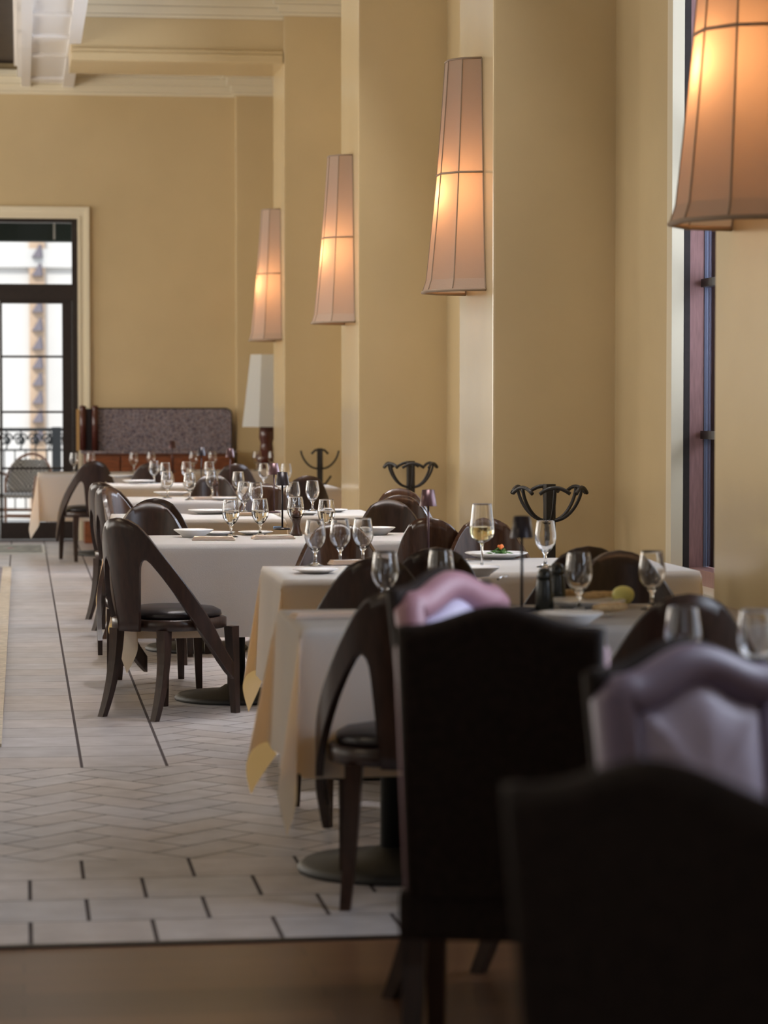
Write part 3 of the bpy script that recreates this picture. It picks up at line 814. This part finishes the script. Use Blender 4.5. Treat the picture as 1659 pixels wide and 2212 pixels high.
# ------------------------------------------------------------------ coat stands
def coat_stand(hooks):
    r = empty('coat_stand'); ht = .985
    bm = new(); bm_box(bm, -.024, .024, -.024, .024, .02, ht); obj('post', bm, 'iron', r)
    bm = new(); bm_lathe(bm, [(0, 0), (.16, 0), (.16, .012), (.05, .03), (0, .03)], 24); obj('base', bm, 'iron', r)
    for k in range(hooks):
        a = 2 * PI * k / hooks + (.35 if hooks == 6 else 0)
        d = Vector((math.cos(a), math.sin(a), 0)); pd = Vector((-d.y, d.x, 0))
        pts = [d * (.02 + .148 * math.sin(t)) + Vector((0, 0, ht - .02 - .16 * math.cos(t) ** 1.3)) for t in [i / 12 * PI / 2 for i in range(13)]]
        bm = new(); bm_tube(bm, pts, .0085, 8)
        tip = pts[-1] + Vector((0, 0, .0))
        if hooks == 6:
            bm_tube(bm, [tip + pd * (.075 * s) + Vector((0, 0, .006 - .03 * s * s)) for s in [i / 4 - 1 for i in range(9)]], .0095, 8)
        obj('hook_arm', bm, 'iron', r)
    if hooks == 4:
        for s in (-1, 1):
            bm = new(); bm_tube(bm, [(0, 0, ht - .02), (s * .04, 0, ht - .015), (s * .075, 0, ht - .05)], .01, 8); obj('top_peg', bm, 'iron', r)
            bm = new(); bm_tube(bm, [(0, 0, .66), (s * .05, 0, .67), (s * .1, 0, .74)], .009, 8); obj('lower_peg', bm, 'iron', r)
    return r
for (u, yn, hk, lab) in ((1187, 13.37, 6, 'black iron coat stand with forked arms right of the wine glass'),
                         (887, 18.80, 6, 'black iron coat stand on the middle pier above the brown chair backs'),
                         (691, 24.2, 4, 'black iron coat stand with plain U hooks on the farthest pier')):
    x = atY(u, 1050, yn - .22)[0]
    put(coat_stand, (x, yn - .22, 0), R(8) if hk == 6 else 0, lab, 'coat stand', 'iron coat stands', hk)

# ------------------------------------------------------------------ service station, floor lamp, rugs
ys = 26.95
st = empty('service_station'); st.location = (0, ys, 0); tag(st, 'cherry wood service station with a speckled granite splashback against the back wall', 'cabinet')
def xs(u): return atY(u, 920, ys)[0]
def zs(v): return atY(330, v, ys)[1]
bm = new(); bm_box(bm, xs(182), xs(506), .02, .55, .0, zs(980), bevel=.006)
obj('cabinet_body', bm, 'station_wood', st)
for a, b in ((190, 258), (262, 372), (376, 500)):
    bm = new(); bm_box(bm, xs(a), xs(b), 0, .022, .1, zs(986), bevel=.006); d = obj('cabinet_door', bm, 'station_wood', st)
    bm = new(); bm_lathe(bm, [(0, 0), (.012, 0), (.012, .02), (0, .02)], 10); o = obj('knob', bm, 'lamp_dark', d); o.location = ((xs(a) + xs(b)) / 2, 0, .6); o.rotation_euler = (R(90), 0, 0)
bm = new(); bm_box(bm, xs(176), xs(511), -.03, .56, zs(980), zs(974), bevel=.008); obj('counter_top', bm, 'granite', st)
bm = new()
x0, x1, z0, z1 = xs(214), xs(507), zs(974), zs(884)
pl = [(x0, z0), (x1, z0), (x1, z1 - .06)] + [(x1 - .06 + .06 * math.cos(t), z1 - .06 + .06 * math.sin(t)) for t in (R(20), R(45), R(70), R(90))] + [(x0, z1)]
bm_loft(bm, [[(p[0], y, p[1]) for p in pl] for y in (.45, .52)], smooth=False); obj('splashback', bm, 'granite', st)
bm = new(); pl2 = [(p[0], .475, p[1]) for p in pl[1:]]; bm_tube(bm, pl2, .014, 8); obj('splashback_rim', bm, 'uphol_dark', st)
for u in (181, 208):
    bm = new(); bm_lathe(bm, [(0, zs(974)), (.034, zs(974)), (.034, zs(888)), (.026, zs(886)), (.036, zs(882)), (.03, zs(877)), (0, zs(876))], 18, xs(u), .42); obj('turned_post', bm, 'post_wood', st)
bm = new(); bm_box(bm, xs(186), xs(214), .44, .5, zs(974), zs(883)); obj('side_panel', bm, 'lamp_dark', st)
bm = new(); bm_box(bm, xs(167), xs(173), .4, .46, zs(975), zs(884)); obj('gilt_edge', bm, 'gold', st)

yl = 26.75
fl = empty('floor_lamp'); fx = atY(576, 940, yl)[0]; fl.location = (fx, yl, 0); tag(fl, 'tall lamp with white tapered shade on a dark turned stand, beside the far pier', 'lamp')
z0, z1 = atY(576, 922, yl)[1], atY(576, 766, yl)[1]
r0, r1 = fx - atY(523, 920, yl)[0], fx - atY(541, 768, yl)[0]
bm = new(); n = 8
bm_loft(bm, [[(rr * math.cos(2*PI*(i+.5)/n), rr * math.sin(2*PI*(i+.5)/n), z) for i in range(n)] for rr, z in ((r0 * 1.04, z0), (r1 * 1.04, z1))], caps=False, smooth=False)
obj('lamp_shade', bm, 'white_shade', fl)
bm = new(); bm_lathe(bm, [(0, 0), (.17, 0), (.17, .05), (.10, .09), (.06, .2), (.05, .5), (.07, .7), (.105, .80), (.12, .83), (.115, .87), (.07, .9), (.06, .99), (.075, 1.05), (.07, z0 + .02), (.012, z0 + .05), (.012, z0 + .3), (0, z0 + .3)], 24); obj('turned_stand', bm, 'post_wood', fl)

def flat(bm, x0, x1, y0, y1, z0, z1, mi): bm_box(bm, x0, x1, y0, y1, z0, z1, mi=mi)
rg = empty('runner_rug'); rg.location = (-.8, 17, 0); tag(rg, 'grey runner rug with a cream border along the left edge of the aisle', 'rug')
bm = new(); bm_box(bm, -.72, .64, -6.0, 6.0, 0, .012); obj('field', bm, 'rug', rg)
bm = new(); bm_box(bm, .64, .715, -6.0, 6.0, 0, .014); obj('border', bm, 'rug_edge', rg)
dmx1 = atY(97, 1188, 26.0)[0]
dmt = empty('door_mat'); dmt.location = (-.25, 26.0, 0); tag(dmt, 'grey patterned mat with a pink spot before the terrace door', 'mat')
y0m, y1m = at(50, 1198, 0)[1], at(50, 1178, 0)[1]
bm = new(); bm_box(bm, -.62, dmx1 + .25, y0m - 26, y1m - 26, 0, .010); obj('rim', bm, 'mat_edge', dmt)
bm = new(); bm_box(bm, -.56, dmx1 + .22, y0m - 26 + .12, y1m - 26 - .12, .006, .013); obj('pile', bm, 'mat_grey', dmt)
bm = new(); px, py = at(23, 1187, 0); bm_lathe(bm, [(0, .0135), (.035, .0135), (0, .016)], 14, px + .25, py - 26); obj('emblem', bm, 'mat_pink', dmt)

# ------------------------------------------------------------------ things on the tables
def goblet(fill):
    r = empty('water_goblet')
    bm = new()
    out = [(0, 0), (.033, 0), (.034, .002), (.02, .006), (.007, .014), (.0048, .03), (.0055, .048), (.012, .058), (.026, .072), (.037, .09), (.0418, .11), (.0415, .125), (.038, .15), (.0345, .174), (.0336, .1792), (.0334, .18)]
    inn = [(.0324, .18), (.0322, .1792), (.0331, .174), (.0368, .15), (.0402, .125), (.0404, .11), (.0355, .091), (.0245, .0745), (.011, .0625), (0, .0605)]
    bm_lathe(bm, out + inn, 28); obj('glass_body', bm, 'glass', r)
    if fill:
        wp = [(0, .0615), (.0108, .0632), (.0243, .0752), (.0353, .0915), (.0400, .110), (.0399, .119), (.0396, .1219), (.0392, .122), (.037, .122), (0, .122)]
        bm = new(); bm_lathe(bm, wp, 28); obj('water', bm, 'water', r)
    return r
def wine_glass():
    r = empty('wine_glass')
    out = [(0, 0), (.039, 0), (.04, .002), (.02, .006), (.006, .012), (.004, .03), (.004, .085), (.008, .10), (.025, .108), (.042, .122), (.0485, .14), (.047, .165), (.042, .21), (.0378, .244), (.0371, .2492), (.0369, .25)]
    inn = [(.0359, .25), (.0357, .2492), (.0364, .244), (.0408, .21), (.0457, .165), (.0471, .14), (.0408, .1235), (.024, .110), (0, .104)]
    bm = new(); bm_lathe(bm, out + inn, 32); obj('glass_body', bm, 'glass', r)
    bm = new(); bm_lathe(bm, [(0, .105), (.0236, .1108), (.0404, .1242), (.0467, .14), (.0457, .159), (.0454, .1619), (.045, .162), (.042, .162), (0, .162)], 32); obj('wine', bm, 'wine', r)
    return r
def table_lamp(m):
    r = empty('table_lamp')
    bm = new(); bm_lathe(bm, [(0, 0), (.04, 0), (.04, .008), (.006, .012), (0, .012)], 24); obj('base', bm, m, r)
    bm = new(); bm_lathe(bm, [(0, .01), (.0045, .01), (.0045, .25), (0, .25)], 10); obj('stem', bm, m, r)
    bm = new(); bm_lathe(bm, [(.0355, .222), (.025, .288), (.0, .29), (.0, .287), (.0235, .285), (.034, .222), (.0355, .222)], 28); obj('lamp_shade', bm, m, r)
    return r
def mill(m):
    r = empty('pepper_mill')
    if m == 'mill_black':
        bm = new(); bm_lathe(bm, [(0, 0), (.029, 0), (.03, .004), (.027, .05), (.0245, .09), (.0235, .094), (0, .094)], 24); obj('body', bm, m, r)
        bm = new(); bm_lathe(bm, [(0, .0945), (.022, .0945), (.0235, .102), (.021, .118), (.013, .128), (0, .131)], 24); obj('cap', bm, m, r)
        return r
    bm = new(); bm_lathe(bm, [(0, 0), (.03, 0), (.03, .012), (.022, .03), (.017, .055), (.022, .078), (.024, .084), (0, .084)], 20); obj('body', bm, m, r)
    bm = new(); bm_lathe(bm, [(0, .084), (.02, .085), (.024, .10), (.02, .115), (.008, .121), (.01, .13), (0, .136)], 20); obj('cap', bm, m, r)
    return r
def plate(k):
    r = empty('plate' if k < 2 else 'bowl')
    rad = (.085, .13, .095)[k]; h = (.014, .022, .034)[k]
    bm = new(); bm_lathe(bm, [(0, 0), (rad * .55, 0), (rad * .62, h * .25), (rad, h), (rad * .985, h + .003), (rad * .64, h * .25 + .004), (rad * .55, .004), (0, .004)], 36)
    o = obj('china', bm, 'china', r)
    return r
def napkin():
    bm = new()
    for k in range(3): bm_box(bm, -.10 + .004 * k, .10 - .006 * k, -.035 + .002 * k, .035 - .003 * k, .0005 + .006 * k, .0062 + .006 * k, bevel=.0025)
    return obj('napkin', bm, 'cloth')
def fork():
    bm = new(); bm_tube(bm, [(0, -.09, .004), (0, 0, .008), (0, .03, .004)], [.004, .0025, .003], 6)
    for s in (-1.5, -.5, .5, 1.5): bm_tube(bm, [(0, .03, .004), (s * .005, .042, .004), (s * .005, .09, .007)], .0016, 5)
    return obj('fork', bm, 'steel')
def knife():
    bm = new(); bm_box(bm, -.009, .009, 0, .11, .0005, .003, bevel=.001); bm_box(bm, -.006, .006, -.1, 0, .0005, .007, bevel=.002)
    return obj('knife', bm, 'steel')
def on(u, v): x, y = at(u, v, ZT); return (x, y, ZT)

GG = 'stemmed water goblets'
for (u, v, f, lab) in (
    # left row
    (681, 1222, 0, 'left one of the three close-set empty goblets'),
    (735, 1219, 0, 'middle one of the three close-set empty goblets'),
    (784, 1217, 0, 'right one of the three close-set empty goblets'),
    (499, 1160, 1, 'half filled goblet on the creased cloth, left of the pair over the plates'),
    (562, 1158, 1, 'half filled goblet on the creased cloth, right of the pair over the plates'),
    (639, 1152, 1, 'half filled goblet directly above the dark pepper mill'),
    (705, 1160, 1, 'half filled goblet just above the three empty goblets'),
    (528, 1107, 0, 'left goblet of the overlapping pair behind the creased cloth'),
    (553, 1110, 0, 'right goblet of the overlapping pair behind the creased cloth'),
    (675, 1104, 0, 'goblet standing on the brilliant white cloth'),
    (633, 1108, 0, 'goblet seen beside the dark lamp shade'),
    (361, 1076, 0, 'left goblet of three in front of the mid hall mill'),
    (410, 1080, 0, 'middle goblet of three in front of the mid hall mill'),
    (458, 1074, 0, 'right goblet of three touching the mid hall mill'),
    (515, 1077, 0, 'goblet right of the mid hall mill'),
    (333, 1044, 0, 'goblet left of a close neighbour, in front of the dark chair below the station'),
    (357, 1050, 0, 'goblet in front of the dark chair below the station, right of a close neighbour'),
    (403, 1047, 0, 'goblet half behind the middle one of the mid hall three'),
    (452, 1047, 0, 'goblet behind the right one of the mid hall three'),
    (570, 1052, 0, 'goblet left of the bronze lamp with the pinkish shade'),
    (618, 1053, 0, 'goblet right of the bronze lamp with the pinkish shade'),
    (160, 1020, 0, 'goblet furthest left, above the chair by the terrace door'),
    (196, 1020, 0, 'second goblet from the left, above the chair by the terrace door'),
    (289, 1020, 0, 'goblet in front of the cherry cabinet doors'),
    (327, 1018, 0, 'goblet standing behind another, in front of the cherry cabinet'),
    (418, 1017, 0, 'goblet before the station, left of the dark lamp'),
    (459, 1017, 0, 'goblet before the station, right of the dark lamp'),
    (555, 1016, 0, 'goblet below the white lamp shade'),
    (588, 1016, 0, 'goblet half hidden behind the far pier edge'),
    # camera side
    (832, 1318, 0, 'blurred goblet against the dark back left of the pink hump'),
    (952, 1312, 0, 'blurred goblet rising behind the pink hump'),
    (1178, 1225, 0, 'goblet right of the dark lamp shade, above the dark chair back'),
    (1250, 1320, 0, 'tall clear goblet beside the bread and black mill'),
    (1408, 1316, 0, 'faint goblet against the window trim'),
    (1475, 1484, 0, 'large blurred goblet before the dark back by the window'),
    (1632, 1494, 0, 'blurred goblet cut by the right edge')):
    put(goblet, on(u, v), 0, lab, 'glass', GG, f)
put(wine_glass, on(1041, 1229), 0, 'stemmed glass of white wine beside the dressed plate', 'wine glass')
GL = 'small cordless table lamps'
for (u, v, m, lab) in ((925, 1213, 'lamp_metal', 'bronze table lamp with a lit side before the middle pier'),
                       (1127, 1318, 'lamp_dark', 'dark table lamp right of the wine glass'),
                       (592, 1108, 'lamp_metal', 'bronze lamp with pinkish shade, thin stem over the brilliant cloth'),
                       (610, 1144, 'lamp_dark', 'dark lamp with long stem beside the pepper mill'),
                       (497, 1050, 'lamp_metal', 'bronze lamp beneath the right end of the granite'),
                       (435, 1045, 'lamp_dark', 'dark lamp under the middle of the granite'),
                       (372, 1020, 'lamp_metal', 'bronze lamp against the granite, furthest left')):
    put(table_lamp, on(u, v), 0, lab, 'lamp', GL, m)
put(mill, on(640, 1157), 0, 'dark wooden pepper mill on the creased cloth', 'pepper mill', 'pepper mills', 'mill')
put(mill, on(466, 1077), 0, 'small wooden mill among the mid hall goblets', 'pepper mill', 'pepper mills', 'mill')
put(mill, on(1176, 1318), 0, 'black pepper mill left of the tall goblet', 'pepper mill', 'pepper mills', 'mill_black')
put(mill, on(1203, 1305), 0, 'second black mill close behind the first', 'pepper mill', 'pepper mills', 'mill_black')
GP = 'white china'
for (u, v, k, rz, lab) in (
    (418, 1160, 2, 0, 'white bowl at the left end of the creased cloth'),
    (470, 1156, 0, 0, 'plate behind the left filled goblet'),
    (552, 1155, 0, 0, 'small plate between the filled goblets'),
    (682, 1238, 0, 0, 'plate in front of the three close-set goblets'),
    (455, 1110, 1, 0, 'plate on the shaded cloth behind the creased one'),
    (660, 1112, 0, 0, 'plate on the brilliant white cloth'),
    (720, 1106, 0, 0, 'plate at the right of the brilliant white cloth'),
    (372, 1070, 1, 0, 'plate behind the left goblet of the mid hall three'),
    (485, 1080, 0, 0, 'plate right of the mid hall goblets'),
    (812, 1155, 2, 0, 'bowl in front of the tall dark chair dome'),
    (1072, 1206, 1, 0, 'large plate dressed with greens and orange garnish'),
    (1025, 1245, 2, 0, 'bowl at the near side of the wine glass'),
    (1232, 1350, 2, 0, 'wide bowl in front of the tall goblet'),
    (1262, 1312, 1, 0, 'plate of bread behind the tall goblet'),
    (268, 1032, 1, 0, 'plate on the cloth by the terrace door'),
    (300, 1044, 1, 0, 'plate beyond the overlapped aisle chairs')):
    o = put(plate, on(u, v), 0, lab, 'plate' if k < 2 else 'bowl', GP, k)
    o.name = 'plate' if k < 2 else 'bowl'
for (u, v, rz, lab) in ((590, 1164, 3, 'folded napkin right of the filled goblets, on the creased cloth'), (462, 1167, -8, 'folded napkin at the front of the creased cloth'),
                        (765, 1219, 10, 'rolled napkin between the close-set goblets'), (540, 1114, 0, 'napkin on the shaded cloth beyond the creased one'),
                        (450, 1079, 4, 'napkin in front of the mid hall goblets'), (700, 1335, 12, 'napkin at the corner over the tan drape')):
    put(napkin, on(u, v), R(rz), lab, 'napkin', 'folded napkins')
put(fork, on(1085, 1250), R(-20), 'steel fork at the right of the bowl near the wine glass', 'fork', 'forks')
put(fork, on(1300, 1335), R(-35), 'steel fork right of the wide bowl', 'fork', 'forks')
put(knife, on(1010, 1212), R(70), 'knife lying left of the dressed plate', 'knife', 'knives')
put(knife, on(728, 1332), R(60), 'knife on the nearest left cloth behind the dark chair', 'knife', 'knives')
# food
px, py, pz = on(1078, 1206)
g = empty('salad'); g.location = (px, py, pz + .014); tag(g, 'green salad with orange garnish on the large plate', 'food')
bm = new(); rn = random.Random(4)
for k in range(60):
    a, rr = rn.uniform(0, 6.28), rn.uniform(0, .05); z = rn.uniform(0, .026) * (1 - rr / .07)
    c = Vector((rr * math.cos(a), rr * math.sin(a), z)); d = Vector((rn.uniform(-1, 1), rn.uniform(-1, 1), rn.uniform(-.2, .8))).normalized() * .015
    e = d.cross(Vector((0, 0, 1))).normalized() * .008
    bm.faces.new([bm.verts.new(c - d), bm.verts.new(c + e + Vector((0, 0, .004))), bm.verts.new(c + d), bm.verts.new(c - e + Vector((0, 0, .004)))])
obj('leaves', bm, 'greens', g)
bm = new()
for k in range(6):
    c = Vector((rn.uniform(-.006, .018), rn.uniform(-.012, .012), .026 + rn.uniform(0, .012)))
    bmesh.ops.create_icosphere(bm, subdivisions=1, radius=.007, matrix=Matrix.Translation(c))
obj('garnish', bm, 'garnish', g)
def loaf():
    bm = new(); rings = []
    for k in range(13):
        t = k / 12; rr = .018 * math.sqrt(max(.02, 1 - (2 * t - 1) ** 4)) * (1 + .06 * math.sin(k * 2.4))
        rings.append([(-.07 + .14 * t, rr * math.cos(2*PI*i/12), .016 + rr * .8 * math.sin(2*PI*i/12)) for i in range(12)])
    bm_loft(bm, rings); return obj('bread', bm, 'bread')
for (u, v, rz, lab) in ((1215, 1302, 10, 'bread piece left of the tall goblet'), (1305, 1306, -6, 'long bread piece right of the tall goblet'), (1318, 1332, 30, 'bread heel by the fork')):
    x, y, z = on(u, v); put(loaf, (x, y, z + .012), R(rz), lab, 'bread', 'bread pieces')
bm = new(); bm_loft(bm, [[(.031 * math.sin(t) * (1.15 - .1 * math.cos(t)) * math.cos(2*PI*i/16), .031 * math.sin(t) * math.sin(2*PI*i/16), .028 - .03 * math.cos(t)) for i in range(16)] for t in [PI * (k + .3) / 10.6 for k in range(11)]])
x, y, z = on(1346, 1308); o = obj('lemon', bm, 'lemon'); o.location = (x, y, z + .004); tag(o, 'lemon at the end of the bread', 'lemon')
bm = new(); bm_box(bm, -.022, .022, -.014, .014, 0, .014, bevel=.004)
x, y, z = on(600, 1143); o = obj('sugar_packet', bm, 'blue'); o.location = (x, y, z); tag(o, 'small blue packet behind the napkin on the creased cloth', 'packet')
